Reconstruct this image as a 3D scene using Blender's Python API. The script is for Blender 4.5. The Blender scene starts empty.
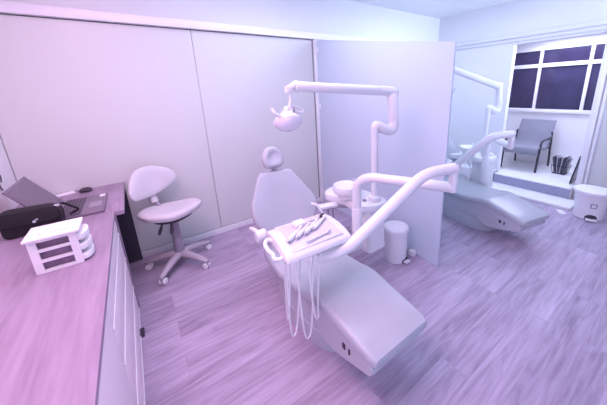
import bpy, bmesh, math, random
from mathutils import Vector, Matrix
SC = bpy.context.scene
C = SC.collection
random.seed(4)
R_ = math.radians

# ------------------------------------------------------------------ camera
cam_d = bpy.data.cameras.new('camera'); cam = bpy.data.objects.new('camera', cam_d); C.objects.link(cam)
rgt = Vector((0.80727, -0.58906, -0.03638)); dwn = Vector((-0.18524, -0.19437, -0.96328)); fwd = Vector((0.56036, 0.78437, -0.26602))
M = Matrix.Identity(4)
for i, v in enumerate((rgt, -dwn, -fwd)):
    for j in range(3): M[j][i] = v[j]
M[2][3] = 1.65
cam.matrix_world = M
cam_d.sensor_width = 36; cam_d.lens = 270.45 / 607 * 36
cam_d.shift_x = -(328.99 - 303.5) / 607; cam_d.shift_y = (163.47 - 202.5) / 607
cam_d.clip_start = 0.02
SC.camera = cam

# ------------------------------------------------------------------ light and exposure
SC.view_settings.view_transform = 'Standard'; SC.view_settings.look = 'None'
SC.view_settings.gamma = 1.0; SC.view_settings.use_curve_mapping = False
SC.view_settings.exposure = 0.20
world = bpy.data.worlds.new('room_ambience'); SC.world = world; world.use_nodes = True
bg = world.node_tree.nodes['Background']; bg.inputs[1].default_value = 2.0
_tc = world.node_tree.nodes.new('ShaderNodeTexCoord'); _sx = world.node_tree.nodes.new('ShaderNodeSeparateXYZ'); _rp = world.node_tree.nodes.new('ShaderNodeValToRGB'); _mr = world.node_tree.nodes.new('ShaderNodeMapRange')
_mr.inputs[1].default_value = -1.0; _mr.inputs[2].default_value = 1.0
world.node_tree.links.new(_tc.outputs['Generated'], _sx.inputs[0]); world.node_tree.links.new(_sx.outputs[0], _mr.inputs[0]); world.node_tree.links.new(_mr.outputs[0], _rp.inputs[0]); world.node_tree.links.new(_rp.outputs[0], bg.inputs[0])
_e = _rp.color_ramp.elements
_e[0].position = 0.33; _e[0].color = (0.40, 0.60, 1.0, 1); _e[1].position = 0.68; _e[1].color = (1.0, 0.68, 0.91, 1)
_q = _e.new(0.5); _q.color = (0.63, 0.68, 1.0, 1)
def area(name, loc, size, power, col, aim=None):
    l = bpy.data.lights.new(name, 'AREA'); l.shape = 'RECTANGLE'; l.size, l.size_y = size; l.energy = power; l.color = col
    o = bpy.data.objects.new(name, l); o.location = loc; C.objects.link(o)
    if aim: o.rotation_euler = (Vector(aim) - Vector(loc)).to_track_quat('-Z', 'Y').to_euler()
    return o
area('pink_ceiling_light', (-0.25, 1.2, 2.76), (1.0, 1.5), 37, (1.0, 0.55, 0.80))
area('violet_ceiling_light', (1.25, 1.9, 2.76), (1.1, 1.2), 24, (0.62, 0.69, 1.0))
area('blue_ceiling_light', (3.5, 2.0, 2.76), (1.2, 1.0), 20, (0.60, 0.72, 1.0))
area('front_fill_light', (3.9, -1.45, 2.1), (1.6, 0.9), 40, (0.56, 0.68, 1.0), (4.5, 3.2, 2.9)).data.spread = R_(95)  # added fill for the upper walls and far chair; no window there
area('alcove_light', (5.4, 1.45, 2.30), (0.7, 0.9), 24, (0.66, 0.70, 1.0))

# ------------------------------------------------------------------ materials
def mat(name, col, rough=0.45, noise=0.0, nscale=8.0, bump=0.0, bscale=60.0, metal=0.0, coat=0.0, spec=0.5):
    m = bpy.data.materials.new(name); m.use_nodes = True; nt = m.node_tree; b = nt.nodes['Principled BSDF']
    b.inputs['Roughness'].default_value = rough; b.inputs['Metallic'].default_value = metal
    b.inputs['Coat Weight'].default_value = coat; b.inputs['Specular IOR Level'].default_value = spec
    tc = nt.nodes.new('ShaderNodeTexCoord')
    n = nt.nodes.new('ShaderNodeTexNoise'); n.inputs['Scale'].default_value = nscale; n.inputs['Detail'].default_value = 4
    nt.links.new(tc.outputs['Object'], n.inputs['Vector'])
    r = nt.nodes.new('ShaderNodeValToRGB')
    k = max(noise, 0.01)
    r.color_ramp.elements[0].position = 0.3; r.color_ramp.elements[1].position = 0.7
    r.color_ramp.elements[0].color = tuple(c * (1 - k) for c in col) + (1,)
    r.color_ramp.elements[1].color = tuple(min(1, c * (1 + k * 0.5)) for c in col) + (1,)
    nt.links.new(n.outputs['Fac'], r.inputs['Fac']); nt.links.new(r.outputs['Color'], b.inputs['Base Color'])
    if bump:
        n2 = nt.nodes.new('ShaderNodeTexNoise'); n2.inputs['Scale'].default_value = bscale; n2.inputs['Detail'].default_value = 3
        nt.links.new(tc.outputs['Object'], n2.inputs['Vector'])
        bp = nt.nodes.new('ShaderNodeBump'); bp.inputs['Strength'].default_value = bump; bp.inputs['Distance'].default_value = 0.004
        nt.links.new(n2.outputs['Fac'], bp.inputs['Height']); nt.links.new(bp.outputs['Normal'], b.inputs['Normal'])
    return m

def wood(name, cols, axis, plank_w=0.19, plank_l=1.25, rough=0.35, planks=True, seam=0.55, stretch=10.0):
    """Wood-grain laminate: long streaks along `axis`, split into boards."""
    m = bpy.data.materials.new(name); m.use_nodes = True; nt = m.node_tree; N = nt.nodes; L = nt.links
    b = N['Principled BSDF']; b.inputs['Roughness'].default_value = rough
    tc = N.new('ShaderNodeTexCoord'); mp = N.new('ShaderNodeMapping')
    if axis == 'Y': mp.inputs['Rotation'].default_value = (0, 0, R_(-90))
    L.new(tc.outputs['Object'], mp.inputs['Vector'])
    src = mp.outputs['Vector']
    if planks:
        br = N.new('ShaderNodeTexBrick'); br.offset = 0.37; br.inputs['Scale'].default_value = 1.0
        br.inputs['Brick Width'].default_value = plank_l; br.inputs['Row Height'].default_value = plank_w
        br.inputs['Mortar Size'].default_value = 0.0022; br.inputs['Bias'].default_value = 0.0
        br.inputs['Color1'].default_value = (0.1, 0.1, 0.1, 1); br.inputs['Color2'].default_value = (0.9, 0.9, 0.9, 1); br.inputs['Mortar'].default_value = (0.5, 0.5, 0.5, 1)
        L.new(src, br.inputs['Vector'])
        off = N.new('ShaderNodeVectorMath'); off.operation = 'MULTIPLY_ADD'
        off.inputs[1].default_value = (3.1, 7.3, 0); L.new(br.outputs['Color'], off.inputs[0]); L.new(src, off.inputs[2]); src2 = off.outputs[0]
    else: src2 = src
    sc = N.new('ShaderNodeMapping'); sc.inputs['Scale'].default_value = (1.0, stretch, 1); L.new(src2, sc.inputs['Vector'])
    n1 = N.new('ShaderNodeTexNoise'); n1.inputs['Scale'].default_value = 1.5; n1.inputs['Detail'].default_value = 7; n1.inputs['Roughness'].default_value = 0.62; n1.inputs['Distortion'].default_value = 1.2
    L.new(sc.outputs[0], n1.inputs['Vector'])
    sc2 = N.new('ShaderNodeMapping'); sc2.inputs['Scale'].default_value = (1.5, 26, 1); L.new(src2, sc2.inputs['Vector'])
    n2 = N.new('ShaderNodeTexNoise'); n2.inputs['Scale'].default_value = 2.2; n2.inputs['Detail'].default_value = 5; L.new(sc2.outputs[0], n2.inputs['Vector'])
    mx = N.new('ShaderNodeMath'); mx.operation = 'MULTIPLY_ADD'; mx.inputs[1].default_value = 0.35; L.new(n2.outputs['Fac'], mx.inputs[0])
    s1 = N.new('ShaderNodeMath'); s1.operation = 'MULTIPLY'; s1.inputs[1].default_value = 0.65; L.new(n1.outputs['Fac'], s1.inputs[0]); L.new(s1.outputs[0], mx.inputs[2])
    fac = mx.outputs[0]
    if planks:
        pv = N.new('ShaderNodeMath'); pv.operation = 'MULTIPLY_ADD'; pv.inputs[1].default_value = 0.16
        sep = N.new('ShaderNodeSeparateColor'); L.new(br.outputs['Color'], sep.inputs[0])
        sb = N.new('ShaderNodeMath'); sb.operation = 'SUBTRACT'; sb.inputs[1].default_value = 0.5; L.new(sep.outputs[0], sb.inputs[0])
        L.new(sb.outputs[0], pv.inputs[0]); L.new(fac, pv.inputs[2]); fac = pv.outputs[0]
    rp = N.new('ShaderNodeValToRGB'); e = rp.color_ramp.elements
    e[0].position = 0.30; e[0].color = cols[0] + (1,); e[1].position = 0.70; e[1].color = cols[2] + (1,)
    q = e.new(0.49); q.color = cols[1] + (1,)
    L.new(fac, rp.inputs['Fac']); out = rp.outputs['Color']
    if planks:
        mm = N.new('ShaderNodeMix'); mm.data_type = 'RGBA'; mm.blend_type = 'MULTIPLY'; 
        mm.inputs[7].default_value = (seam, seam, seam, 1)
        L.new(br.outputs['Fac'], mm.inputs[0]); L.new(out, mm.inputs[6]); out = mm.outputs[2]
    L.new(out, b.inputs['Base Color'])
    return m

WHITE = (0.80, 0.78, 0.82)
M_wall = mat('wall_paint', (0.77, 0.775, 0.79), 0.55, 0.02, 2.0)
M_panel = mat('panel_laminate', (0.70, 0.71, 0.69), 0.38, 0.02, 1.5)
M_trim = mat('white_gloss_trim', (0.88, 0.87, 0.89), 0.3)
M_ceil = mat('ceiling_paint', (0.88, 0.90, 0.90), 0.7, 0.02)
M_glass = mat('frosted_panel', (0.61, 0.70, 0.79), 0.2, 0.015, 1.2, spec=0.4)
M_floor = wood('vinyl_plank_floor', ((0.27, 0.21, 0.30), (0.44, 0.365, 0.49), (0.62, 0.525, 0.67)), 'X', 0.17, 1.3, 0.5, seam=0.86, stretch=7)
M_top = wood('woodgrain_worktop', ((0.26, 0.18, 0.265), (0.34, 0.25, 0.35), (0.42, 0.32, 0.43)), 'Y', planks=False, rough=0.4, stretch=9)
M_cab = mat('cabinet_laminate', (0.92, 0.80, 0.86), 0.4, 0.015)
M_plast = mat('white_enamel', (0.84, 0.84, 0.86), 0.28, 0.015, coat=0.2)
M_plast2 = mat('white_plastic', (0.86, 0.85, 0.88), 0.36)
M_vinyl = mat('grey_upholstery', (0.68, 0.65, 0.68), 0.34, 0.03, 5, 0.05, 300)
M_pad = mat('pale_upholstery', (0.48, 0.50, 0.55), 0.25, 0.03, 5, 0.05, 300)
M_shell = mat('moulded_shell', (0.52, 0.53, 0.59), 0.35, 0.015)
M_dark = mat('black_plastic', (0.045, 0.035, 0.055), 0.4)
M_black = mat('black_fabric', (0.014, 0.010, 0.016), 0.75, 0.2, 40, 0.4, 200)
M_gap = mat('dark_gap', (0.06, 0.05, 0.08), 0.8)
M_knee_shade = mat('knee_shade', (0.085, 0.05, 0.09), 0.5, 0.3, 5)  # knee-space shade put into a dark base colour
M_leg = mat('stool_leg_grey', (0.44, 0.40, 0.45), 0.35, 0.03)
M_grey = mat('grey_plastic', (0.33, 0.29, 0.36), 0.4, 0.03)
M_lap = mat('laptop_case', (0.19, 0.15, 0.20), 0.38, 0.04, 20)
M_screen = mat('laptop_screen', (0.16, 0.125, 0.17), 0.25, 0.06, 6)
M_key = mat('laptop_keys', (0.08, 0.06, 0.09), 0.5)
M_steel = mat('brushed_steel', (0.66, 0.66, 0.71), 0.35, 0.03, metal=0.45)
M_pale = mat('pale_insert', (0.66, 0.65, 0.72), 0.3, 0.03)
M_smoke = mat('smoky_drawer', (0.22, 0.15, 0.24), 0.3, 0.25, 18)
M_paper = mat('paper', (0.88, 0.86, 0.90), 0.7)
M_seat = mat('grey_fabric', (0.29, 0.29, 0.35), 0.65, 0.05, 12, 0.2, 250)
M_pane = mat('night_window_pane', (0.050, 0.040, 0.095), 0.12, 0.35, 3.0)
M_step = mat('riser_laminate', (0.36, 0.36, 0.50), 0.45, 0.03)
M_tile = mat('white_tile', (0.86, 0.86, 0.88), 0.3, 0.01)
M_lens = mat('clear_lamp_shield', (0.80, 0.78, 0.84), 0.12, 0.02, coat=0.5)

# ------------------------------------------------------------------ mesh helpers
class MB:
    def __init__(s): s.bm = bmesh.new()
    def box(s, c, d, bev=0.0, seg=2, rot=None):
        r = bmesh.ops.create_cube(s.bm, size=1.0); vs = r['verts']
        for v in vs: v.co = Vector((v.co.x * d[0], v.co.y * d[1], v.co.z * d[2]))
        if bev:
            es = list({e for v in vs for e in v.link_edges})
            bv = bmesh.ops.bevel(s.bm, geom=es, offset=bev, segments=seg, affect='EDGES', profile=0.6)
            vs = list({v for f in bv['faces'] for v in f.verts} | {v for v in vs if v.is_valid})
        for v in vs:
            p = v.co
            if rot is not None: p = rot @ p
            v.co = p + Vector(c)
        return s
    def b2(s, a, b, bev=0.0, seg=2):
        c = [(p + q) / 2 for p, q in zip(a, b)]; d = [abs(q - p) for p, q in zip(a, b)]
        return s.box(c, d, bev, seg)
    def loft(s, rings, caps=True, closed=True):
        vr = [[s.bm.verts.new(p) for p in r] for r in rings]
        n = len(rings[0])
        for a, b in zip(vr, vr[1:]):
            for i in range(n if closed else n - 1):
                j = (i + 1) % n
                try: s.bm.faces.new((a[i], a[j], b[j], b[i]))
                except ValueError: pass
        if caps:
            s.bm.faces.new(list(reversed(vr[0]))); s.bm.faces.new(vr[-1])
        return s
    def tube(s, pts, r, seg=14, caps=True, closed=False):
        pts = [Vector(p) for p in pts]; n = len(pts)
        rad = r if isinstance(r, (list, tuple)) else [r] * n
        tang = []
        for i in range(n):
            a = pts[i - 1] if (i or closed) else pts[0]; b = pts[(i + 1) % n] if (i < n - 1 or closed) else pts[-1]
            tang.append((b - a).normalized())
        up = Vector((0, 0, 1)) if abs(tang[0].z) < 0.9 else Vector((1, 0, 0))
        u = tang[0].cross(up).normalized(); rings = []
        for i in range(n):
            t = tang[i]; u = (u - t * u.dot(t)).normalized(); w = t.cross(u)
            rings.append([pts[i] + (u * math.cos(2 * math.pi * k / seg) + w * math.sin(2 * math.pi * k / seg)) * rad[i] for k in range(seg)])
        if closed: rings.append(rings[0]); s.loft(rings, False); bmesh.ops.remove_doubles(s.bm, verts=s.bm.verts, dist=1e-6)
        else: s.loft(rings, caps)
        return s
    def cyl(s, a, b, r, r2=None, seg=24, bev=0.0):
        a, b = Vector(a), Vector(b); r2 = r if r2 is None else r2
        if bev:
            d = (b - a).normalized()
            return s.tube([a, a + d * bev * 0.3, a + d * bev, b - d * bev, b - d * bev * 0.3, b], [r - bev, r - bev * 0.3, r, r2, r2 - bev * 0.3, r2 - bev], seg)
        return s.tube([a, b], [r, r2], seg)
    def lathe(s, prof, c, seg=32, ax=(0, 0, 1), sx=1.0):
        ax = Vector(ax).normalized(); q = Vector((0, 0, 1)).rotation_difference(ax); c = Vector(c); rings = []
        for r, z in prof:
            r = max(r, 1e-4)
            rings.append([c + q @ Vector((r * math.cos(2 * math.pi * k / seg) * sx, r * math.sin(2 * math.pi * k / seg), z)) for k in range(seg)])
        return s.loft(rings)
    def ball(s, c, r, seg=16, sc=(1, 1, 1)):
        rr = bmesh.ops.create_uvsphere(s.bm, u_segments=seg, v_segments=max(6, seg // 2), radius=r)
        for v in rr['verts']: v.co = Vector((v.co.x * sc[0], v.co.y * sc[1], v.co.z * sc[2])) + Vector(c)
        return s
    def pillow(s, outline, mp, prof):
        """outline: 2D polygon; prof: list of (scale, height); mp maps (u, v, h) to world."""
        cu = sum(p[0] for p in outline) / len(outline); cv = sum(p[1] for p in outline) / len(outline)
        rings = [[mp(cu + (p[0] - cu) * k, cv + (p[1] - cv) * k, h) for p in outline] for k, h in prof]
        return s.loft(rings)
    def prism(s, outline, mp, h0, h1, bev=0.0):
        if bev:
            cu = sum(p[0] for p in outline) / len(outline); cv = sum(p[1] for p in outline) / len(outline)
            def ins(k):
                out = []
                for p in outline:
                    d = Vector((p[0] - cu, p[1] - cv)); L = d.length; out.append((cu + d.x * (1 - k / L), cv + d.y * (1 - k / L)))
                return out
            rings = [[mp(*p, h) for p in ins(k)] for k, h in ((bev, h0), (bev * .3, h0 + bev * .3), (0, h0 + bev), (0, h1 - bev), (bev * .3, h1 - bev * .3), (bev, h1))]
        else: rings = [[mp(*p, h) for p in outline] for h in (h0, h1)]
        return s.loft(rings)
ORG = {}
def finish(name, mb, m, org=(0, 0, 0), sharp=38):
    bm = mb.bm
    bmesh.ops.recalc_face_normals(bm, faces=bm.faces)
    bmesh.ops.translate(bm, verts=bm.verts, vec=-Vector(org))
    me = bpy.data.meshes.new(name); bm.to_mesh(me); bm.free()
    for p in me.polygons: p.use_smooth = True
    me.set_sharp_from_angle(angle=R_(sharp))
    me.materials.append(m)
    o = bpy.data.objects.new(name, me); C.objects.link(o)
    return o
def thing(name, label, cat, loc, group=None):
    o = bpy.data.objects.new(name, None); C.objects.link(o); o.location = loc; o.empty_display_size = 0.1
    o['label'] = label; o['category'] = cat
    if group: o['group'] = group
    ORG[o.name] = Vector(loc); return o
def part(name, mb, m, parent, label=None, sharp=38):
    org = ORG[parent.name]; o = finish(name, mb, m, org, sharp); o.parent = parent; ORG[o.name] = org
    if label: o['label'] = label
    return o
def solo(name, mb, m, label, cat, loc, group=None):
    o = finish(name, mb, m, loc); o.location = loc; o['label'] = label; o['category'] = cat
    if group: o['group'] = group
    ORG[o.name] = Vector(loc); return o
def struct(name, mb, m, parent=None):
    o = finish(name, mb, m, ORG[parent.name] if parent else (0, 0, 0)); 
    if parent: o.parent = parent
    else: o['kind'] = 'structure'
    ORG[o.name] = Vector((0, 0, 0)); return o
def dup(root, shift, label):
    r = root.copy(); C.objects.link(r); r.location = Vector(root.location) + Vector(shift); r['label'] = label
    def rec(a, b):
        for ch in a.children:
            c = ch.copy(); C.objects.link(c); c.parent = b; rec(ch, c)
    rec(root, r); return r
def fillet(pts, rad, n=7):
    """round the corners of a 3D polyline"""
    pts = [Vector(p) for p in pts]; out = [pts[0]]
    for i in range(1, len(pts) - 1):
        a, b, c = pts[i - 1], pts[i], pts[i + 1]
        rr = rad[i - 1] if isinstance(rad, (list, tuple)) else rad
        d1 = min(rr, (a - b).length * 0.49); d2 = min(rr, (c - b).length * 0.49)
        p, q = b + (a - b).normalized() * d1, b + (c - b).normalized() * d2
        for k in range(n + 1):
            t = k / n; out.append(p * (1 - t) ** 2 + b * 2 * t * (1 - t) + q * t * t)
    out.append(pts[-1]); return out
def round_poly(pts, rad, n=5):
    m = len(pts); out = []
    for i in range(m):
        a, b, c = Vector(pts[i - 1]), Vector(pts[i]), Vector(pts[(i + 1) % m])
        rr = rad[i] if isinstance(rad, (list, tuple)) else rad
        d1 = min(rr, (a - b).length * 0.48); d2 = min(rr, (c - b).length * 0.48)
        p, q = b + (a - b).normalized() * d1, b + (c - b).normalized() * d2
        for k in range(n + 1):
            t = k / n; v = p * (1 - t) ** 2 + b * 2 * t * (1 - t) + q * t * t; out.append((v.x, v.y))
    return out
def arc(c, r, a0, a1, n, z=None):
    return [(c[0] + r * math.cos(R_(a0 + (a1 - a0) * k / n)), c[1] + r * math.sin(R_(a0 + (a1 - a0) * k / n))) for k in range(n + 1)]
def smooth(pts, n=6):
    """Catmull-Rom through 3D points"""
    P = [Vector(p) for p in pts]; P = [P[0] * 2 - P[1]] + P + [P[-1] * 2 - P[-2]]; out = []
    for i in range(1, len(P) - 2):
        for k in range(n):
            t = k / n; a, b, c, d = P[i - 1:i + 3]
            out.append(0.5 * ((2 * b) + (c - a) * t + (2 * a - 5 * b + 4 * c - d) * t * t + (3 * b - a - 3 * c + d) * t ** 3))
    out.append(P[-2]); return out
def XY(u, v, h): return Vector((u, v, h))

# ------------------------------------------------------------------ room shell
YB, XL, XR, ZC = 3.23, -0.85, 4.95, 2.82
struct('floor', MB().b2((XL - .1, -1.6, -0.1), (XR + .05, YB + .1, 0)), M_floor)
struct('ceiling', MB().b2((XL - .1, -1.6, ZC), (XR + .1, YB + .1, ZC + .1)), M_ceil)
struct('wall_back', MB().b2((XL - .1, YB, -0.1), (6.2, YB + .12, ZC)), M_wall)
struct('wall_front_blocker', MB().b2((0.75, -1.72, -.1), (XR + .1, -1.6, ZC)), M_wall)  # unseen partial wall, added to cut the ambient light on the right
struct('wall_left', MB().b2((XL - .12, -1.6, -0.1), (XL, YB, ZC)), M_trim)
# sliding wall panels of the built-in closet with their shadow gaps
PY = YB - 0.022
for k, (a, b) in enumerate(((XL + .004, 0.6430), (0.6465, 2.088))):
    struct('door_%d' % (k + 1), MB().b2((a, PY, 0.073), (b, YB - 0.012, 2.2685), 0.002, 1), M_panel)
struct('baseboard_back', MB().b2((-0.17, YB - 0.035, 0.0), (XR, YB, 0.066), 0.006), M_trim)
struct('trim_5', MB().b2((XL + .01, YB - .012, .066), (2.095, YB - .001, .09)).b2((XL + .01, YB - .012, 2.25), (2.095, YB - .001, 2.276)).b2((2.08, YB - .012, .07), (2.10, YB - .001, 2.27)), M_gap)
struct('trim_1', MB().b2((XL, YB - 0.075, 2.275), (XR, YB, 2.348), 0.004), M_trim)
# right-hand wall with the alcove opening
AY0, AY1, AZ = 0.90, 1.93, 2.20
w = MB()
w.b2((XR, AY1, -0.1), (XR + .10, YB, ZC)); w.b2((XR, -1.6, -0.1), (XR + .10, AY0, ZC)); w.b2((XR, AY0, AZ), (XR + .10, AY1, ZC))
struct('wall_right', w, M_wall)
XW = 5.97
struct('trim_2', MB().b2((XR - .03, -1.6, 2.235), (XR, YB - .08, 2.285), .004).b2((XR - .06, -1.6, 2.285), (XR, YB - .08, 2.345), .006), M_wall)
struct('floor_alcove', MB().b2((4.77, 0.905, 0.0), (XW, 2.6, 0.182), 0.004).b2((4.77, 1.90, 0), (4.95, 1.93, 0.182)), M_tile)
struct('trim_3', MB().b2((4.764, 0.905, 0.035), (4.7695, 1.90, 0.168)), M_step)
struct('floor_tread', MB().b2((4.40, 0.80, 0.0), (4.764, 1.93, 0.035), 0.003), M_tile)
struct('wall_alcove', MB().b2((XW, 0.3, -0.1), (XW + .12, YB, 2.6)).b2((XR + .1, 0.3, -.1), (XW, 0.42, 2.6)), M_trim)
struct('ceiling_alcove', MB().b2((XR + .1, 0.3, 2.46), (XW, YB, 2.6)), M_trim)
# door frame strips on the right-hand wall beside the alcove
struct('door_3', MB().b2((XR - .012, -0.35, 0.02), (XR, 0.765, 2.2), .003), M_panel)
struct('trim_4', MB().b2((XR - .028, 0.785, 0.0), (XR, 0.81, 2.215), .003).b2((XR - .02, 0.83, 0.0), (XR, 0.90, 2.22), .003), M_trim)
# window in the alcove
win = struct('window_1', MB().b2((XW - .03, 1.87, 1.165), (XW, 2.40, 1.171)), M_trim)
wf = MB()
Y0, Y1, YM1, YM2 = 0.70, 2.36, (1.84, 1.885), (1.185, 1.23)
for a, b in (((Y0 - .05, 1.105), (Y1 + .05, 1.165)), ((Y0 - .05, 2.152), (Y1 + .05, 2.21)), ((Y0 - .05, 1.873), (Y1 + .05, 1.935))): wf.b2((XW - .045, a[0], a[1]), (XW - .001, b[0], b[1]), .004)
for a, b in ((Y0 - .05, Y0), YM1, YM2, (Y1, Y1 + .05)): wf.b2((XW - .04, a, 1.11), (XW - .001, b, 2.205), .003)
struct('window_frame', wf, M_trim, win)
for a, b in ((Y0, YM2[0]), (YM2[1], YM1[0]), (YM1[1], Y1)):
    for z0, z1 in ((1.165, 1.873), (1.935, 2.152)):
        struct('window_pane', MB().b2((XW - .018, a + .001, z0 + .001), (XW - .008, b - .001, z1 - .001)), M_pane, win)

# ------------------------------------------------------------------ partition
t = thing('partition_screen', 'tall glossy white partition panel standing out from the back wall between the two dental chairs', 'partition', (2.10, 2.2, 0))
def PXY(y): return 2.063 + (y - 1.206) / (3.16 - 1.206) * 0.066
pan = MB(); rings = []
for y, zt in ((1.206, 1.955), (3.155, 2.262)):
    x = PXY(y); rings.append([Vector((x, y, 0.004)), Vector((x + .018, y, 0.004)), Vector((x + .018, y, zt)), Vector((x, y, zt))])
part('panel', pan.loft(rings), M_glass, t)
part('post', MB().b2((2.100, 3.165, 0.0), (2.165, YB - .024, 2.274), .006), M_trim, t)
for z in (2.14, 1.42, 0.16): part('hinge', MB().b2((2.118, 3.12, z - .035), (2.155, 3.166, z + .035), .008), M_trim, t)
part('floor_clamp', MB().b2((2.015, 1.44, 0.0), (2.066, 1.50, 0.055), .008), M_plast2, t)

# ------------------------------------------------------------------ counter run
CT = 0.85
t = thing('base_cabinet', 'white cabinet run with handle-lipped drawers under the near woodgrain worktop', 'cabinet', (-0.5, 1.2, 0))
part('body', MB().b2((XL + .005, -0.5, 0.0), (-0.249, 2.375, 0.822)), M_cab, t)
part('door', MB().b2((-0.248, -0.45, 0.012), (-0.230, 1.316, 0.818), .002), M_cab, t)
for z0, z1 in ((0.678, 0.818), (0.473, 0.668), (0.215, 0.463), (0.012, 0.205)):
    d = part('drawer', MB().b2((-0.248, 1.322, z0), (-0.230, 2.375, z1), .002), M_cab, t)
    part('handle', MB().b2((-0.231, 1.325, z0 - .004), (-0.2262, 2.375, z0 + .006), .0015), M_trim, d)
part('foot', MB().b2((-0.247, 2.04, 0.0), (-0.205, 2.12, 0.02), .005), M_dark, t, 'dark plinth foot')
wt = solo('worktop', MB().b2((XL + .002, -0.5, 0.823), (-0.222, 2.385, CT), .003), M_top, 'long woodgrain worktop in the left foreground over white drawers', 'worktop', (-0.5, 1.0, CT))
t = thing('desk', 'woodgrain desk end with open knee space against the back wall behind the stool', 'desk', (-0.5, 2.8, 0))
part('desktop', MB().b2((XL + .004, 2.388, 0.815), (-0.168, 3.205, CT), .003), M_top, t)
part('side_panel', MB().b2((-0.26, 2.388, 0.0), (-0.222, 2.42, 0.814)), M_top, t)
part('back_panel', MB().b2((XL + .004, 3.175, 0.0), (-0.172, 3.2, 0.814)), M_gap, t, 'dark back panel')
part('knee_shade_block', MB().b2((XL + .004, 2.425, 0.05), (-0.30, 3.17, 0.80)), M_knee_shade, t, 'dark block filling the open knee space in place of its shade')  # no real pedestal: added block whose dark colour imitates the knee-space shade

# ------------------------------------------------------------------ things on the counter
# plastic organiser
t = thing('drawer_organizer', 'small white plastic three-drawer organizer on the woodgrain worktop', 'organizer', (-0.40, 1.80, CT))
ox0, ox1, oy0, oy1, oz = -0.480, -0.338, 1.715, 1.855, CT
fr = MB()
for y in (oy0, oy1):
    for x in (ox0, ox1): fr.box((x, y, oz + .09), (.030, .014, .172))
    for z in (.008, .062, .116, .166): fr.box(((ox0 + ox1) / 2, y, oz + z), (ox1 - ox0 + .028, .013, .014))
fr.b2((ox0 - .01, oy0, oz + .002), (ox1, oy1, oz + .01)); fr.b2((ox0 - .012, oy0, oz), (ox0 - .004, oy1, oz + .17))
part('frame', fr, M_plast2, t)
part('top', MB().b2((ox0 - .025, oy0 - .02, oz + .172), (ox1 + .03, oy1 + .02, oz + .184), .004).b2((ox0 + .02, oy0 + .03, oz + .184), (ox1 - .02, oy1 + .0, oz + .190), .003), M_plast2, t)
for k in range(3):
    z = oz + .012 + k * .054
    d = part('drawer', MB().b2((ox0 + .004, oy0 + .010, z + .004), (ox1 + .012, oy1 - .010, z + .040), .003), M_smoke, t, 'smoky see-through drawer tub')
    out = [(oy0 - .002, 0), (oy1 + .002, 0)] + [((oy0 + oy1) / 2 + .071 * math.cos(a), .022 * math.sin(a) + .012) for a in [math.pi * j / 10 for j in range(11)]]
    out = [((oy0 + oy1) / 2 + .072 * math.cos(math.pi * j / 12), .012 + .030 * math.sin(math.pi * j / 12)) for j in range(13)] 
    out = [(oy1 + .002, 0.0)] + out + [(oy0 - .002, 0.0)]
    part('drawer_front', MB().prism(out, lambda u, v, h: Vector((ox1 + .010 + v, u, h)), z, z + .030, .002), M_plast2, d)
# laptop
t = thing('laptop', 'open grey laptop with its screen leaning back on the desk behind the black bag', 'laptop', (-0.42, 2.63, CT))
part('base', MB().b2((-0.56, 2.415, CT + .002), (-0.277, 2.865, CT + .020), .004), M_lap, t)
kb = MB()
for i in range(6):
    for j in range(15): kb.box((-0.52 + i * .0205, 2.445 + j * .0275, CT + .0212), (.0165, .0235, .003), .0008, 1)
ks = part('keyboard', kb, M_key, t, 'dark keyboard')
part('touchpad', MB().b2((-0.375, 2.55, CT + .0195), (-0.30, 2.67, CT + .0212), .0006, 1), M_grey, t)
part('sticker', MB().b2((-0.325, 2.78, CT + .0195), (-0.29, 2.845, CT + .0213)), M_paper, t, 'white sticker')
ha, hb = Vector((-0.55, 0, CT + .02)), Vector((-0.715, 0, CT + .262)); dn = (hb - ha); nn = Vector((dn.z, 0, -dn.x)).normalized()
def LM(u, v, h): p = ha + dn * u + nn * h; return Vector((p.x, v, p.z))
part('screen', MB().prism(round_poly([(0, 2.43), (1, 2.43), (1, 2.865), (0, 2.865)], .01), LM, -.010, 0), M_lap, t)
part('display', MB().prism([(.06, 2.445), (.95, 2.445), (.95, 2.85), (.06, 2.85)], LM, -.002, .0012), M_screen, t, 'dark blank display')
# mouse
solo('computer_mouse', MB().pillow(round_poly([(-.06, -.03), (.05, -.033), (.06, 0), (.05, .033), (-.06, .03)], .03), lambda u, v, h: Vector((-0.44 + u * .75 + v * .2, 3.10 + v - u * .15, CT + h)), [(.92, .001), (1, .008), (.98, .018), (.8, .030), (.45, .037), (.1, .039)]), M_dark, 'dark computer mouse on the desk by the back wall', 'mouse', (-0.44, 3.10, CT))
solo('note_paper', MB().box((-0.60, 3.14, CT + .0015), (.16, .09, .002), rot=Matrix.Rotation(R_(20), 3, 'Z')), M_paper, 'white sheet of paper on the desk between laptop and mouse', 'paper', (-0.60, 3.14, CT))
# bag
t = thing('pouch_bag', 'black soft pouch bag with clasp and strap lying in front of the laptop', 'bag', (-0.62, 2.36, CT))
bo = round_poly([(-.14, 0.0), (.13, 0.0), (.14, .12), (.10, .155), (-.12, .165), (-.145, .14)], .03)
bq = Matrix.Rotation(R_(3), 3, 'Z')
def BG(u, v, h): return Vector((-0.605, 2.345, CT + .001)) + bq @ Vector((u, h, v))
part('body', MB().pillow(bo, BG, [(.86, -.05), (.97, -.042), (1.0, -.02), (1.0, .02), (.97, .042), (.86, .05)]), M_black, t)
part('flap', MB().prism(round_poly([(-.13, .075), (.12, .07), (.125, .155), (-.13, .164)], .02), BG, -.060, -.0535, .002), M_black, t)
cl = MB(); 
cl.cyl(BG(.01, .085, -.068), BG(.01, .085, -.060), .008, seg=12).box(BG(.022, .095, -.063), (.012, .005, .008), .001)
part('clasp', cl, M_steel, t, 'small metal clasp')
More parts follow.
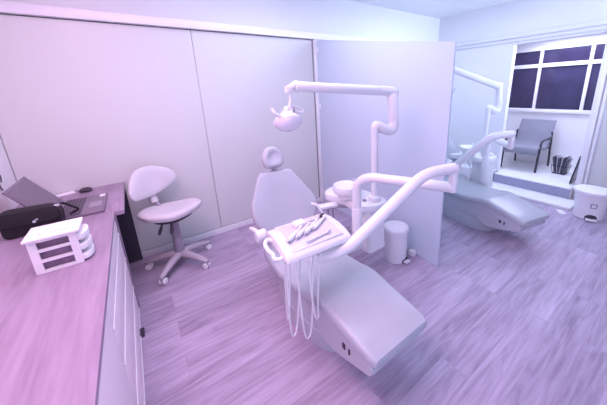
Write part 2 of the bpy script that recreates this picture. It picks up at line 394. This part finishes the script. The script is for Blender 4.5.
part('strap', MB().tube(smooth([BG(.11, .14, .02), BG(.145, .135, .03), BG(.175, .10, .045), BG(.20, .07, .06), BG(.185, .05, .085), BG(.15, .035, .095)], 6), .007, 8), M_black, t)
part('zip_pull', MB().box(BG(.105, .142, -.01), (.05, .03, .012), .004), M_steel, t, 'metal zip pull')
solo('plug_adapter', MB().box((-0.80, 2.52, CT + .018), (.06, .08, .034), .008), M_plast2, 'small white plug adapter at the far left edge of the desk', 'adapter', (-0.80, 2.52, CT))
dc = MB().tube(smooth([(XL + .003, 2.92, 1.08), (XL + .003, 2.94, 1.115), (XL + .003, 2.905, 1.14), (XL + .003, 2.87, 1.105), (XL + .003, 2.88, 1.05), (XL + .003, 2.905, 1.025)], 5), [.004 + .012 * math.sin(math.pi * i / 25) for i in range(26)], 8)
for v in dc.bm.verts: v.co.x = XL + .001 + max(0, min(.003, (v.co.x - XL)))
solo('wall_decal', dc, M_dark, 'black curled mark on the white wall at the left edge', 'decal', (XL + .001, 2.90, 1.08))

# ------------------------------------------------------------------ stool
SB = Vector((0.15, 2.82, 0))
t = thing('swivel_stool', 'grey wheeled swivel stool with small backrest beside the desk', 'stool', SB)
def ST(u, v, h): return SB + Vector((u, v, h))
# saddle seat
so = [(x * 1.16 - .01, y * 1.1) for x, y in round_poly([(-.235, -.02), (-.17, -.15), (.03, -.205), (.18, -.10), (.255, -.01), (.20, .14), (.0, .17), (-.17, .12)], .08)]
def SE(u, v, h):
    a = R_(-8); x, y = u * math.cos(a) - v * math.sin(a), u * math.sin(a) + v * math.cos(a)
    return SB + Vector((x, y, .60 + h + .22 * u * u - .02 * math.exp(-(u * u + v * v) / .03)))
part('seat', MB().pillow(so, SE, [(.55, -.048), (.80, -.045), (.94, -.034), (1.0, -.008), (.99, .010), (.93, .024), (.80, .033), (.55, .036), (.25, .033), (.05, .033)]), M_vinyl, t)
part('seat_pan', MB().pillow(so, lambda u, v, h: SE(u, v, 0) * 1 + Vector((0, 0, h)), [(.45, -.085), (.62, -.078), (.66, -.046)]), M_dark, t, 'dark seat underside')
# backrest
bc = SB + Vector((-.125, .17, .262 + .60)); bt = Vector((.78, .60, 0)).normalized(); bn = Vector((.50, -.83, .22)).normalized(); bt = (bt - bn * bt.dot(bn)).normalized(); bu = bn.cross(bt) * -1
if bu.z < 0: bu = -bu
bout = [(x * 1.22, y * 1.28) for x, y in round_poly([(-.185, -.10), (-.20, -.03), (-.10, .105), (.03, .125), (.17, .06), (.205, -.02), (.14, -.08), (0, -.112)], .06)]
def BK(u, v, h): return bc + bt * u + bu * v + bn * (h + 1.1 * u * u)
part('backrest', MB().pillow(bout, BK, [(.4, -.030), (.85, -.028), (.97, -.016), (1, .0), (.97, .016), (.88, .026), (.6, .028), (.2, .026), (.03, .026)]), M_vinyl, t)
part('back_bracket', MB().tube(smooth([bc + bu * -.05 - bn * .035, bc - bu * .12 - bn * .045, SB + Vector((-.075, .10, .60)), SB + Vector((-.04, .03, .545))], 6), .017, 10), M_grey, t, 'grey support bar')
part('bracket_sleeve', MB().cyl(bc - bu * .11 - bn * .045, bc - bu * .21 - bn * .03, .034, .038, bev=.006), M_vinyl, t)
part('column', MB().cyl(ST(0, 0, .10), ST(0, 0, .30), .046, .040, bev=.004).cyl(ST(0, 0, .30), ST(0, 0, .54), .039, .036), M_grey, t)
for a, r in ((215, .20), (255, .19)):
    e = Vector((math.cos(R_(a)), math.sin(R_(a)), 0))
    lv = part('lever', MB().tube([SB + e * .03 + Vector((0, 0, .53)), SB + e * (r * .6) + Vector((0, 0, .50)), SB + e * (r * .75) + Vector((0, 0, .455)), SB + e * (r * .85) + Vector((0, 0, .42))], [.006, .008, .015, .012], 10), M_dark, t, 'dark paddle lever')
for a in (231, 308, 22, 92, 158):
    e = Vector((math.cos(R_(a)), math.sin(R_(a)), 0)); n = Vector((-e.y, e.x, 0)); L = .295
    lg = MB(); rings = []
    for s_, z, w_, h_ in ((0, .125, .040, .040), (.08, .125, .038, .036), (.2, .110, .033, .028), (.285, .088, .028, .020), (.325, .080, .016, .012)):
        p = SB + e * s_ + Vector((0, 0, z)); rings.append([p + n * (w_ * math.cos(2 * math.pi * k / 12)) + Vector((0, 0, h_ * math.sin(2 * math.pi * k / 12))) for k in range(12)])
    l = part('leg', lg.loft(rings), M_leg, t)
    p = SB + e * L + Vector((0, 0, .031))
    cs = MB()
    for sgn in (-1, 1): cs.cyl(p + n * .009 * sgn, p + n * .028 * sgn, .0305, seg=18, bev=.007)
    cs.cyl(p, p + Vector((0, 0, .05)), .008, seg=10)
    part('caster', cs, M_plast2, l)

# ------------------------------------------------------------------ dental chair
def dental_chair(label, drop=0.0):
    def dz(y): return drop * max(0.0, min(1.0, (1.85 - y) / 1.15))
    t = thing('dental_chair', label, 'dental chair', (0.91, 1.5, 0), 'reclining dental chairs')
    X0, X1 = 0.685, 1.125; cx = (X0 + X1) / 2
    # floor plinth
    pl = round_poly([(X0 + .06, 1.075), (X1 - .02, 1.075), (X1 + .01, 1.55), (X1 - .03, 1.90), (X0 + .05, 1.90), (X0 - .008, 1.50)], .19)
    part('base', MB().pillow(pl, XY, [(1, 0), (1.0, .10), (.99, .125), (.965, .13), (.965, .15), (.99, .155), (.985, .24), (.96, .285), (.90, .30)]), M_shell, t)
    part('gap_shade', MB().pillow(round_poly([(X0 + .05, 1.22), (X1 - .05, 1.22), (X1 - .05, 1.86), (X0 + .05, 1.86)], .09), XY, [(1, .29), (1, .33), (.95, .345 - drop * .2), (.85, .37 - drop * .5)]), M_gap, t, 'dark fill for the shaded gap above the base')  # gap shadow under the seat, put into the colour of a solid fill
    # moulded body below the upholstery (side outline extruded across)
    side = [(.700, .300), (.690, .350), (.72, .372), (1.10, .430), (1.38, .365), (1.62, .37), (1.92, .41), (1.94, .36), (1.70, .33), (1.40, .325), (1.22, .24), (1.10, .165), (.97, .185)]
    side = [(y, z - dz(y)) for y, z in side]
    side = round_poly(side, [.02, .02, .02, .1, .1, .1, .02, .02, .1, .08, .06, .05, .1], 4)
    rings = []
    cu = sum(p[0] for p in side) / len(side); cv = sum(p[1] for p in side) / len(side)
    for x, k in ((X0 + .016, .03), (X0 + .022, .012), (X0 + .036, 0), (X1 - .036, 0), (X1 - .022, .012), (X1 - .016, .03)):
        rings.append([Vector((x, cu + (p[0] - cu) * (1 - k * .4), cv + (p[1] - cv) * (1 - k * 2.2))) for p in side])
    b = part('body_shell', MB().loft(rings), M_shell, t)
    for y, w_ in ((.905, .022), (.860, .012)):
        part('socket', MB().b2((X0 + .010, y - w_ / 2, .312 - dz(y) - .017), (X0 + .018, y + w_ / 2, .312 - dz(y) + .017), .002), M_gap, b, 'dark socket')
    # seat and leg upholstery lofted along the chair
    secs = [(.672, .405, .030, .170), (.676, .418, .045, .195), (.70, .428, .058, .210), (.80, .442, .062, .216), (.95, .464, .064, .220), (1.06, .482, .066, .223),
            (1.11, .484, .067, .226), (1.16, .474, .066, .232), (1.25, .447, .064, .240), (1.38, .425, .062, .252), (1.55, .420, .064, .262), (1.72, .430, .066, .264), (1.82, .447, .066, .258), (1.86, .450, .055, .245)]
    rings = []
    for y, z, th, hw in secs:
        z -= dz(y)
        pr = round_poly([(-hw, z - th), (hw, z - th), (hw, z), (-hw, z)], [.014, .014, .032, .032], 5)
        rings.append([Vector((cx + p[0], y, p[1])) for p in pr])
    part('seat', MB().loft(rings), M_pad, t)
    # backrest
    o = Vector((0.925, 1.865, .49)); up = Vector((0, .46, .89)).normalized(); n = Vector((0, -up.z, up.y)); ax = Vector((1, 0, -.035)).normalized()
    def BR(u, v, h): return o + ax * u + up * v + n * (h + .55 * u * u)
    ho = round_poly([(-.20, -.03), (.16, -.03), (.285, .17), (.285, .26), (.14, .55), (-.15, .55), (-.305, .27), (-.305, .16)], [.05, .05, .06, .06, .04, .04, .06, .06])
    part('backrest', MB().pillow(ho, BR, [(.80, -.038), (.95, -.034), (.99, -.020), (1.0, .004), (.985, .024), (.95, .036), (.88, .041), (.6, .036), (.3, .031), (.04, .030)]), M_pad, t)
    part('back_shell', MB().pillow(ho, BR, [(.55, -.085), (.75, -.078), (.84, -.06), (.88, -.036)]), M_shell, t)
    # headrest
    part('headrest_stem', MB().b2((.90, 2.118, .93), (.95, 2.135, 1.04), .006), M_steel, t, 'metal headrest stem')
    hc = Vector((.915, 2.115, 1.095))
    hd = round_poly([(-.08, -.088), (.08, -.088), (.106, .0), (.05, .10), (-.05, .10), (-.106, .0)], .06)
    n2 = Vector((0, -.96, .28)).normalized(); u2 = Vector((0, .28, .96)).normalized()
    part('headrest', MB().pillow(hd, lambda u, v, h: hc + Vector((1, 0, 0)) * u + u2 * v + n2 * h, [(.5, -.035), (.85, -.030), (.98, -.012), (1, .008), (.95, .026), (.84, .037), (.66, .040), (.45, .030), (.25, .024), (.05, .022)]), M_pad, t)
    # arm supports with round ends
    x = cx - .315
    a = part('armrest', MB().tube(fillet([(cx - .20, 1.93, .56), (x, 1.93, .62), (x, 1.80, .66), (x, 1.70, .665)], .05), .017, 10), M_plast, t)
    part('arm_knob', MB().cyl((x - .038, 1.69, .665), (x + .038, 1.69, .665), .044, seg=24, bev=.01), M_plast, a)
    part('arm_strut', MB().tube([(1.09, 1.80, .73), (1.115, 1.76, .725), (1.19, 1.74, .59), (1.18, 1.70, .48), (1.09, 1.66, .40)], .010, 10), M_plast, t)
    return t
chair = dental_chair('dental chair in the foreground with hexagonal backrest, below the tray of instruments')
FAR = (2.06, 0.05, 0)
far_chair = dental_chair('dental chair beyond the white partition, foot end toward the white bin', .085)
far_chair.location = (3.27, 1.585, 0); far_chair.rotation_euler = (0, 0, R_(-13))

# ------------------------------------------------------------------ cuspidor unit with the lamp
def cuspidor(label):
    t = thing('cuspidor_unit', label, 'dental unit', (1.48, 1.65, 0), 'cuspidor units beside the dental chairs')
    slab = [(1.30, 1.905), (1.37, 2.00), (1.50, 2.04), (1.60, 1.93), (1.655, 1.75), (1.655, 1.49), (1.60, 1.435), (1.49, 1.42), (1.40, 1.475), (1.345, 1.565), (1.365, 1.70), (1.34, 1.82)]
    part('top_slab', MB().prism(round_poly(slab, .05, 4), XY, .662, .722, .010), M_plast, t)
    part('body', MB().pillow(round_poly([(1.43, 1.46), (1.63, 1.46), (1.63, 1.68), (1.43, 1.68)], .04), XY, [(.9, .265), (1.05, .28), (1.06, .31), (1.0, .33), (1, .66)]), M_plast, t)
    part('mount_arm', MB().b2((1.145, 1.53, .30), (1.45, 1.61, .35), .012), M_plast, t)
    bx, by = 1.40, 1.71
    bw = part('bowl', MB().lathe([(.045, .722), (.075, .727), (.080, .74), (.082, .765), (.115, .785), (.120, .80), (.120, .835), (.116, .845), (.108, .842), (.09, .815), (.03, .80), (.005, .80)], (bx, by, 0)), M_plast, t)
    part('spout', MB().tube(smooth([(bx + .10, by + .03, .722), (bx + .135, by + .03, .80), (bx + .125, by + .02, .86), (bx + .07, by + .01, .865)], 5), .009, 8), M_steel, t, 'steel spout')
    part('pole_collar', MB().cyl((1.545, 1.52, .721), (1.545, 1.52, .765), .052, .05, bev=.008), M_plast, t)
    part('dial', MB().cyl((1.47, 1.56, .722), (1.47, 1.56, .735), .018, seg=16, bev=.003), M_grey, t, 'grey dial')
    # assistant's holder and hoses on the chair side
    part('holder', MB().box((1.255, 1.80, .66), (.17, .075, .03), .012, 3, Matrix.Rotation(R_(-14), 3, 'Z')), M_plast, t)
    part('holder_arm', MB().tube([(1.30, 1.80, .645), (1.40, 1.72, .64), (1.47, 1.65, .64)], .014, 10), M_grey, t, 'grey holder arm')
    for k, (dx, dy) in enumerate(((-.05, .02), (0, .0), (.045, -.01))):
        h = part('hose', MB().tube(smooth([(1.255 + dx, 1.80 + dy, .64), (1.26 + dx, 1.79 + dy, .50), (1.31 + dx * .5, 1.74, .36 + .03 * k), (1.40, 1.66, .40 + .03 * k)], 6), .009, 8), M_grey, t, 'grey hose')
    return t
def lamp(label, o=(0, 0, 0), tip=(.85, 1.52, 1.672)):
    o = Vector(o); tip = Vector(tip)
    t = thing('operating_lamp', label, 'lamp', Vector((1.545, 1.52, .765)) + o, 'pole-mounted dental lamps')
    def V(x, z, y=1.52): return Vector((x, y, z)) + o
    part('pole', MB().cyl(V(1.545, .765), V(1.545, 1.345), .028, seg=18), M_plast, t)
    part('link', MB().tube(fillet([V(1.545, 1.29), V(1.545, 1.362), V(1.725, 1.282, 1.49), V(1.735, 1.42, 1.49)], [.035, .09], 8), [.029, .030, .031, .033, .035, .037, .039, .040, .041] + [.042] * 11, 20), M_plast, t)
    part('riser', MB().cyl(V(1.735, 1.35, 1.49), V(1.715, 1.600, 1.50), .043, .043, seg=24, bev=.012), M_plast, t)
    d = (tip - V(1.66, 1.617)).normalized()
    part('elbow', MB().tube([V(1.762, 1.592, 1.50), V(1.755, 1.598, 1.50), V(1.72, 1.607, 1.50), V(1.66, 1.617), V(1.66, 1.617) + d * .06], [.028, .036, .042, .039, .038], 20), M_plast, t)
    part('arm', MB().cyl(V(1.66, 1.617) + d * .045, tip, .0365, .031, seg=24, bev=.01), M_plast, t)
    e = tip - Vector((.85, 1.52, 1.672))
    part('joint', MB().cyl(e + Vector((.87, 1.52, 1.69)), e + Vector((.80, 1.52, 1.655)), .022, .020, seg=16, bev=.004).box(e + Vector((.81, 1.52, 1.655)), (.05, .035, .04), .008), M_plast, t)
    def hp(mb):
        for v in mb.bm.verts: v.co += e
        return mb
    hx, hy = .775, 1.52
    part('stem', hp(MB().tube(smooth([(.812, hy, 1.645), (.813, hy, 1.60), (.805, hy, 1.56), (.785, hy, 1.535)], 5), .0085, 10)), M_plast, t)
    h = part('lamp_head', hp(MB().lathe([(.012, .045), (.03, .04), (.045, .02), (.075, .0), (.088, -.02), (.085, -.04), (.06, -.066), (.025, -.082), (.002, -.084)], (hx, hy - .01, 1.487), 28, (.10, .45, .9))), M_lens, t)
    part('reflector', hp(MB().ball((hx - .01, hy - .035, 1.465), .04, 14, (1.2, .8, .7))), M_steel, h, 'shiny reflector')
    part('swivel_knob', hp(MB().cyl((hx + .015, hy - .03, 1.535), (hx + .015, hy + .02, 1.535), .022, seg=16, bev=.004)), M_plast, h)
    part('knob_cap', hp(MB().cyl((hx + .035, hy - .02, 1.535), (hx + .047, hy - .02, 1.535), .016, seg=14, bev=.003)), M_grey, h, 'grey knob cap')
    part('handle', hp(MB().tube(smooth([(hx - .115, hy - .05, 1.555), (hx - .10, hy - .06, 1.525), (hx - .055, hy - .06, 1.502), (hx + .0, hy - .05, 1.505), (hx + .02, hy - .04, 1.53)], 6), .0095, 10)), M_plast, h)
    part('handle', hp(MB().tube(smooth([(hx + .03, hy, 1.56), (hx + .08, hy + .01, 1.55), (hx + .125, hy + .01, 1.525), (hx + .11, hy + .0, 1.512), (hx + .06, hy - .01, 1.522), (hx + .03, hy - .01, 1.53)], 6), .008, 10)), M_plast, h)
    return t
cu_ = cuspidor('cuspidor unit with white spittoon bowl in front of the partition')
la_ = lamp('dental lamp on a white pole and horizontal arm over the foreground chair')
fc = dup(cu_, (2.16, .05, 0), 'cuspidor unit mostly hidden beside the chair beyond the partition')
for ch in list(fc.children):                       # the chair's back stands where the assistant's holder would swing
    if ch.name.split('.')[0] in ('holder', 'holder_arm', 'hose'): bpy.data.objects.remove(ch)
lamp('dental lamp arm beyond the partition, near the dark window', (1.99, .05, 0), (2.63, 1.57, 1.80))

# ------------------------------------------------------------------ bracket arms and instrument trays
def bracket_arm(label, sleeve, J, bend, low, zl):
    """vertical sleeve, swan-neck tube to a joint, second tube down to the tray"""
    t = thing('bracket_arm', label, 'tray arm', (sleeve[0], sleeve[1], .25), 'swan-neck tray arms')
    s0 = Vector((sleeve[0], sleeve[1], 0)); Jv = Vector((J[0], J[1], 0))
    part('sleeve', MB().cyl(s0 + Vector((0, 0, .44)), s0 + Vector((0, 0, .775)), .040, .040, bev=.006), M_plast, t)
    part('sleeve_bracket', MB().tube([s0 + Vector((0, 0, .52)), s0 + Vector((.08, .05, .52)), s0 + Vector((.18, .08, .52))], .032, 12), M_plast, t)
    part('lower_arm', MB().tube(fillet([s0 + Vector((0, 0, .76)), s0 + Vector((0, 0, 1.03)), Jv + Vector((0, 0, 1.03))], .16, 10), .034, 20), M_plast, t)
    part('pivot', MB().cyl(Jv + Vector((0, 0, 1.0)), Jv + Vector((0, 0, 1.175)), .027, .027, bev=.008), M_plast, t)
    b = Vector(bend); l = Vector(low)
    part('upper_arm', MB().tube(fillet([Jv + Vector((0, 0, 1.155)), b, l, Vector(zl)], [.09, .08], 9), .034, 20), M_plast, t)
    return t
bracket_arm('white swan-neck tray arm rising between foreground chair and partition', (1.26, 1.42), (1.535, .838), (1.335, .905, 1.15), (.845, 1.035, .785), (.70, 1.12, .738))
bracket_arm('white swan-neck tray arm over the chair beyond the partition', (3.47, 1.50), (3.01, 1.085), (2.745, 1.172, 1.155), (2.60, 1.46, .785), (2.52, 1.55, .738))

def tray(label, cx, cy, rot):
    T = thing('instrument_tray', label, 'instrument tray', (cx, cy, .78), 'instrument trays on the bracket arms')
    q = Matrix.Rotation(R_(rot), 3, 'Z'); o = Vector((cx, cy, 0)); hw = .196
    def TM(u, v, h): return o + q @ Vector((u, v, h))
    prof = [(-.155, .828), (-.153, .846), (-.145, .857), (-.10, .874), (-.02, .889), (.06, .890), (.12, .882), (.155, .866), (.163, .848), (.160, .828)]
    mb = MB(); rings = []
    for u, k in ((-hw, .90), (-hw + .004, .96), (-hw + .012, 1), (hw - .012, 1), (hw - .004, .96), (hw, .90)):
        rings.append([TM(u, v * (.94 + .06 * (k - .9) * 10), .828 + (z - .828) * k) for v, z in prof])
    part('tray_body', mb.loft(rings), M_plast, T)
    part('underside', MB().pillow(round_poly([(-.15, -.12), (.15, -.12), (.15, .12), (-.15, .12)], .03), TM, [(.6, .775), (.85, .785), (1, .81), (1, .829)]), M_plast, T)
    # recessed mat with rim, following the arch
    def zt(v): 
        for (a, za), (b, zb) in zip(prof, prof[1:]):
            if a <= v <= b and b > a: return za + (zb - za) * (v - a) / (b - a)
        return .85
    vs = [-.125 + .25 * k / 10 for k in range(11)]
    rings = [[TM(-.150, v, zt(v) + .0015), TM(.150, v, zt(v) + .0015), TM(.150, v, zt(v) + .0035), TM(-.150, v, zt(v) + .0035)] for v in vs]
    mt = part('tray_mat', MB().loft(rings), M_pale, T, 'pale tray insert')
    rim = MB()
    rim.tube([TM(-.152, v, zt(v) + .004) for v in vs] + [TM(.152, v, zt(v) + .004) for v in reversed(vs)], .005, 8, closed=True)
    part('rim', rim, M_plast, mt)
    hn = MB().tube(smooth([TM(-hw + .005, .06, .852), TM(-hw - .022, .068, .862), TM(-hw - .044, .045, .856), TM(-hw - .042, .01, .838), TM(-hw - .030, -.03, .828), TM(-hw - .036, -.065, .824), TM(-hw - .012, -.085, .824), TM(-hw + .004, -.08, .832)], 6), .011, 12)
    part('handle', hn, M_plast, T)
    for u0, v0, u1, v1, zl, sw in ((-.180, -.09, -.055, .00, .27, -.035), (-.165, -.03, -.085, .08, .33, -.03), (-.135, -.12, -.005, -.06, .25, -.015), (-.075, -.13, .015, -.10, .38, .0)):
        a, b = TM(u0, v0, .80), TM(u1, v1, .79); pts = []
        for i in range(31):
            f = i / 30; p = a.lerp(b, f); dp = (1 - abs(2 * f - 1) ** 2.8)
            p.z = .79 - (.79 - zl) * dp; lim = cx - .03
            p.x = p.x + sw * dp - max(0, p.x - lim) * dp; pts.append(p)
        part('hose', MB().tube(pts, .0055, 8), M_plast2, T)
    return T, TM, zt
T, TM, zt = tray('instrument tray with handpieces above the foreground dental chair', .694, 1.200, -4)
tray('instrument tray of the chair beyond the partition', 2.50, 1.62, 10)
# instruments on the near tray
insts = [(-.105, -.035, 36), (-.050, -.028, 36), (.005, -.020, 35), (.066, -.004, 34)]
labs = ['leftmost white handpiece lying on the near instrument tray', 'second white handpiece from the left on the near tray', 'third white handpiece from the left on the near tray', 'white handpiece at the right beside the dark-tipped mirror on the near tray']
for k, (u, v, a) in enumerate(insts):
    z0 = zt(v) + .016
    d = Vector((math.cos(R_(a)), math.sin(R_(a)), 0))
    def HP(s_, dz=0): return TM(u + d.x * s_, v + d.y * s_, z0 + dz)
    t = thing('dental_handpiece', labs[k], 'handpiece', HP(0), 'handpieces on the near tray')
    part('grip', MB().tube([HP(-.055), HP(-.05), HP(-.02), HP(.02), HP(.05), HP(.055)], [.006, .012, .013, .011, .010, .006], 14), M_plast2, t)
    part('head', MB().tube([HP(.053), HP(.075, .004), HP(.082, .004)], [.007, .007, .009], 10).cyl(HP(.082, -.008), HP(.082, .012), .010, seg=12), M_plast, t)
    part('tail', MB().tube([HP(-.053), HP(-.068, -.003)], [.009, .007], 10), M_steel, t, 'metal coupling')
for k, (u, v, a, lab) in enumerate(((.03, -.098, 8, 'slim steel probe lying on the near tray, nearer the foot end'), (.085, .065, 6, 'steel mirror with dark tip at the right of the near tray'))):
    z0 = zt(v) + .012; d = Vector((math.cos(R_(a)), math.sin(R_(a)), 0))
    def HP(s_, dz=0): return TM(u + d.x * s_, v + d.y * s_, z0 + dz)
    t = thing('dental_probe', lab, 'dental tool', HP(0), 'slim hand tools on the near tray')
    part('shaft', MB().tube([HP(-.10), HP(-.05), HP(.03)], [.004, .005, .0045], 8), M_steel, t)
    part('tip', MB().tube([HP(.03), HP(.045, .004), HP(.062, .012)], [.006, .012, .007], 10), M_dark if k else M_steel, t, 'dark tip' if k else None)
solo('gauze_tub', MB().box(TM(-.03, .05, zt(.05) + .020), (.07, .055, .030), .008, 3), M_plast2, 'small white tub behind the handpieces on the near tray', 'tub', TM(-.03, .05, zt(.05) + .004))

# ------------------------------------------------------------------ bins
t = thing('pedal_bin', 'white round pedal bin standing on the floor before the partition', 'bin', (1.868, 1.545, 0))
p = (1.868, 1.545, 0)
part('body', MB().lathe([(.098, 0), (.104, .004), (.105, .02), (.112, .30), (.112, .31)], p, 36), M_plast2, t)
part('lid', MB().lathe([(.115, .308), (.119, .312), (.119, .345), (.115, .355), (.10, .364), (.05, .371), (.005, .373)], p, 36), M_plast2, t)
part('pedal', MB().box((1.895, 1.425, .018), (.065, .05, .014), .005), M_plast2, t)
part('pedal_slot', MB().box((1.892, 1.444, .020), (.085, .014, .035), .004), M_gap, t, 'dark pedal slot')
bp = Vector((4.36, .62, 0))
t = thing('waste_bin', 'large white tapered bin with an emblem standing at the right edge by the steps', 'bin', bp)
part('body', MB().lathe([(.125, 0), (.132, .004), (.135, .03), (.158, .30), (.160, .33)], bp, 40, sx=1.0), M_plast2, t)
part('lid', MB().lathe([(.166, .325), (.180, .328), (.182, .352), (.176, .362), (.12, .374), (.05, .379), (.005, .380)], bp, 40), M_plast2, t)
e = Vector((-.995, -.10, 0)).normalized(); e = Vector((-.92, -.38, 0)).normalized(); n = Vector((-e.y, e.x, 0))
qf = Matrix((e, n, Vector((0, 0, 1)))).transposed()
def BF(a, z, d): return bp + (e * math.cos(a) + n * math.sin(a)) * (.1335 + .023 / .27 * max(0, z - .03) + d) + Vector((0, 0, z))
op = MB(); 
def patch(mb, a0, a1, zf, z0, d0, d1, n_=8):
    rings = []
    for i in range(n_ + 1):
        a = a0 + (a1 - a0) * i / n_; zt_ = zf(i / n_); rings.append([BF(a, z0, d0), BF(a, z0, d1), BF(a, zt_, d1), BF(a, zt_, d0)])
    return mb.loft(rings)
part('pedal_opening', patch(MB(), -.42, .42, lambda s_: .045 + .035 * math.sin(math.pi * s_) ** .5, .002, -.004, .003), M_gap, t, 'dark arched pedal opening')
part('pedal', MB().box(BF(0, .022, .02), (.07, .10, .016), .005, 2, qf), M_plast2, t)
em = MB(); za, zb = .165, .225; dA = .20
for a0, a1, z0, z1 in ((-dA, dA, za, za + .010), (-dA, dA, zb - .010, zb), (-dA, -dA + .065, za, zb), (dA - .065, dA, za, zb)): patch(em, a0, a1, lambda s_, z1=z1: z1, z0, -.002, .003, 5)
part('emblem', em, M_grey, t, 'grey square emblem')

# ------------------------------------------------------------------ alcove contents
PZ = .182
t = thing('armchair', 'grey armchair with dark frame standing on the white platform under the window', 'armchair', (5.5, 1.73, PZ))
AC0, AC1 = 1.48, 2.00
pf = smooth([(5.215, 0, .47), (5.185, 0, .53), (5.19, 0, .58), (5.225, 0, .615), (5.28, 0, .615), (5.42, 0, .585), (5.56, 0, .56), (5.66, 0, .585), (5.71, 0, .66), (5.76, 0, .80), (5.81, 0, .93), (5.83, 0, .985), (5.85, 0, .995)], 5)
rings = []
th = .045
for i, p in enumerate(pf):
    a = pf[max(0, i - 1)]; b = pf[min(len(pf) - 1, i + 1)]; tg = (b - a).normalized(); nn_ = Vector((-tg.z, 0, tg.x)) * th
    if i in (0, len(pf) - 1): nn_ *= .5
    w0, w1 = AC0 - .005, AC1 - .015
    o_ = [(w0 + .012, 0), (w1 - .012, 0), (w1, .25), (w1, .75), (w1 - .012, 1), (w0 + .012, 1), (w0, .75), (w0, .25)]
    rings.append([Vector((p.x, y_, p.z)) - nn_ * (1 - k) for y_, k in o_])
part('seat_cushion', MB().loft(rings), M_seat, t)
for y in (AC0, AC1):
    s_ = MB()
    rr = fillet([(5.245, y, PZ), (5.27, y, .50), (5.32, y, .70), (5.76, y, .70)], [.2, .08], 6)
    part('arm_frame', MB().tube(rr, .017, 8), M_dark, t, 'dark arm and front leg')
    part('rear_leg', MB().tube([(5.855, y, PZ), (5.80, y, .50), (5.76, y, .80)], .016, 8), M_dark, t, 'dark rear leg')
part('crossbar', MB().b2((5.26, AC0, .48), (5.285, AC1, .505), .004), M_dark, t, 'dark crossbar')
part('crossbar', MB().b2((5.80, AC0, .50), (5.825, AC1, .53), .004), M_dark, t, 'dark crossbar')
# magazines in a holder
mg0 = Vector((5.52, 1.22, PZ))
t = thing('magazine_rack', 'dark wire magazine rack on the white platform beside the armchair', 'rack', mg0)
rk = MB()
for z, wy in ((.004, .075), (.13, .105)):
    rk.tube([mg0 + Vector((sx * .10, sy * wy, z)) for sx, sy in ((-1, -1), (1, -1), (1, 1), (-1, 1))], .005, 6, closed=True)
for sx, sy in ((-1, -1), (1, -1), (1, 1), (-1, 1), (0, 1), (0, -1)): rk.cyl(mg0 + Vector((sx * .10, sy * .075, .0)), mg0 + Vector((sx * .10, sy * .105, .13)), .004, seg=6)
part('frame', rk, M_dark, t)
part('bottom_plate', MB().box(mg0 + Vector((0, 0, .006)), (.20, .15, .004)), M_dark, t)
M_mag = [mat('magazine_cover_a', (.10, .09, .13), .4), mat('magazine_cover_b', (.55, .55, .66), .4), mat('magazine_cover_c', (.20, .19, .27), .4)]
ml = ['pale', 'dark', 'grey']
order = [(0, -.056, 11), (2, -.042, 8), (0, -.026, 6), (1, -.008, 3), (0, .010, -2), (1, .028, -5), (0, .044, -8), (2, .058, -11)]
names = ['dark magazine at the right end of the rack beside the armchair', 'grey magazine second from the right end of the rack', 'dark magazine third from the right end of the rack', 'pale magazine left of three darker ones at the right half of the rack', 'dark magazine between the two pale ones in the rack', 'pale magazine nearer the armchair in the rack', 'dark magazine second from the armchair end of the rack', 'grey magazine at the armchair end of the rack']
for k, (c_, dy, tl) in enumerate(order):
    q = Matrix.Rotation(R_(tl), 3, 'X'); h_ = .25 + .02 * ((k * 7) % 4) / 2
    solo('magazine', MB().box(mg0 + Vector((-.01 + .006 * (k % 3), dy, .010)) + q @ Vector((0, 0, h_ / 2)), (.17, .010, h_), .001, 1, q), M_mag[c_], names[k], 'magazine', mg0 + Vector((0, dy, .01)), 'magazines in the rack')
# dark framed panel leaning at the alcove's right jamb
t = thing('leaning_frame', 'dark narrow frame leaning at the right end of the platform by the jamb', 'picture frame', (5.15, .96, PZ))
q = Matrix.Rotation(R_(8), 3, 'X')
part('frame', MB().box((5.15, .945 , PZ + .215), (.30, .018, .42), .003, 1, q), M_dark, t)
part('picture', MB().box((5.15, .957, PZ + .215), (.25, .004, .37), 0, 1, q), M_grey, t, 'grey picture face')
solo('floor_paper', MB().box((4.29, .86, .0015), (.13, .07, .002), rot=Matrix.Rotation(R_(35), 3, 'Z')), M_paper, 'white slip of paper on the floor between the low step and the bin', 'paper', (4.29, .86, 0))
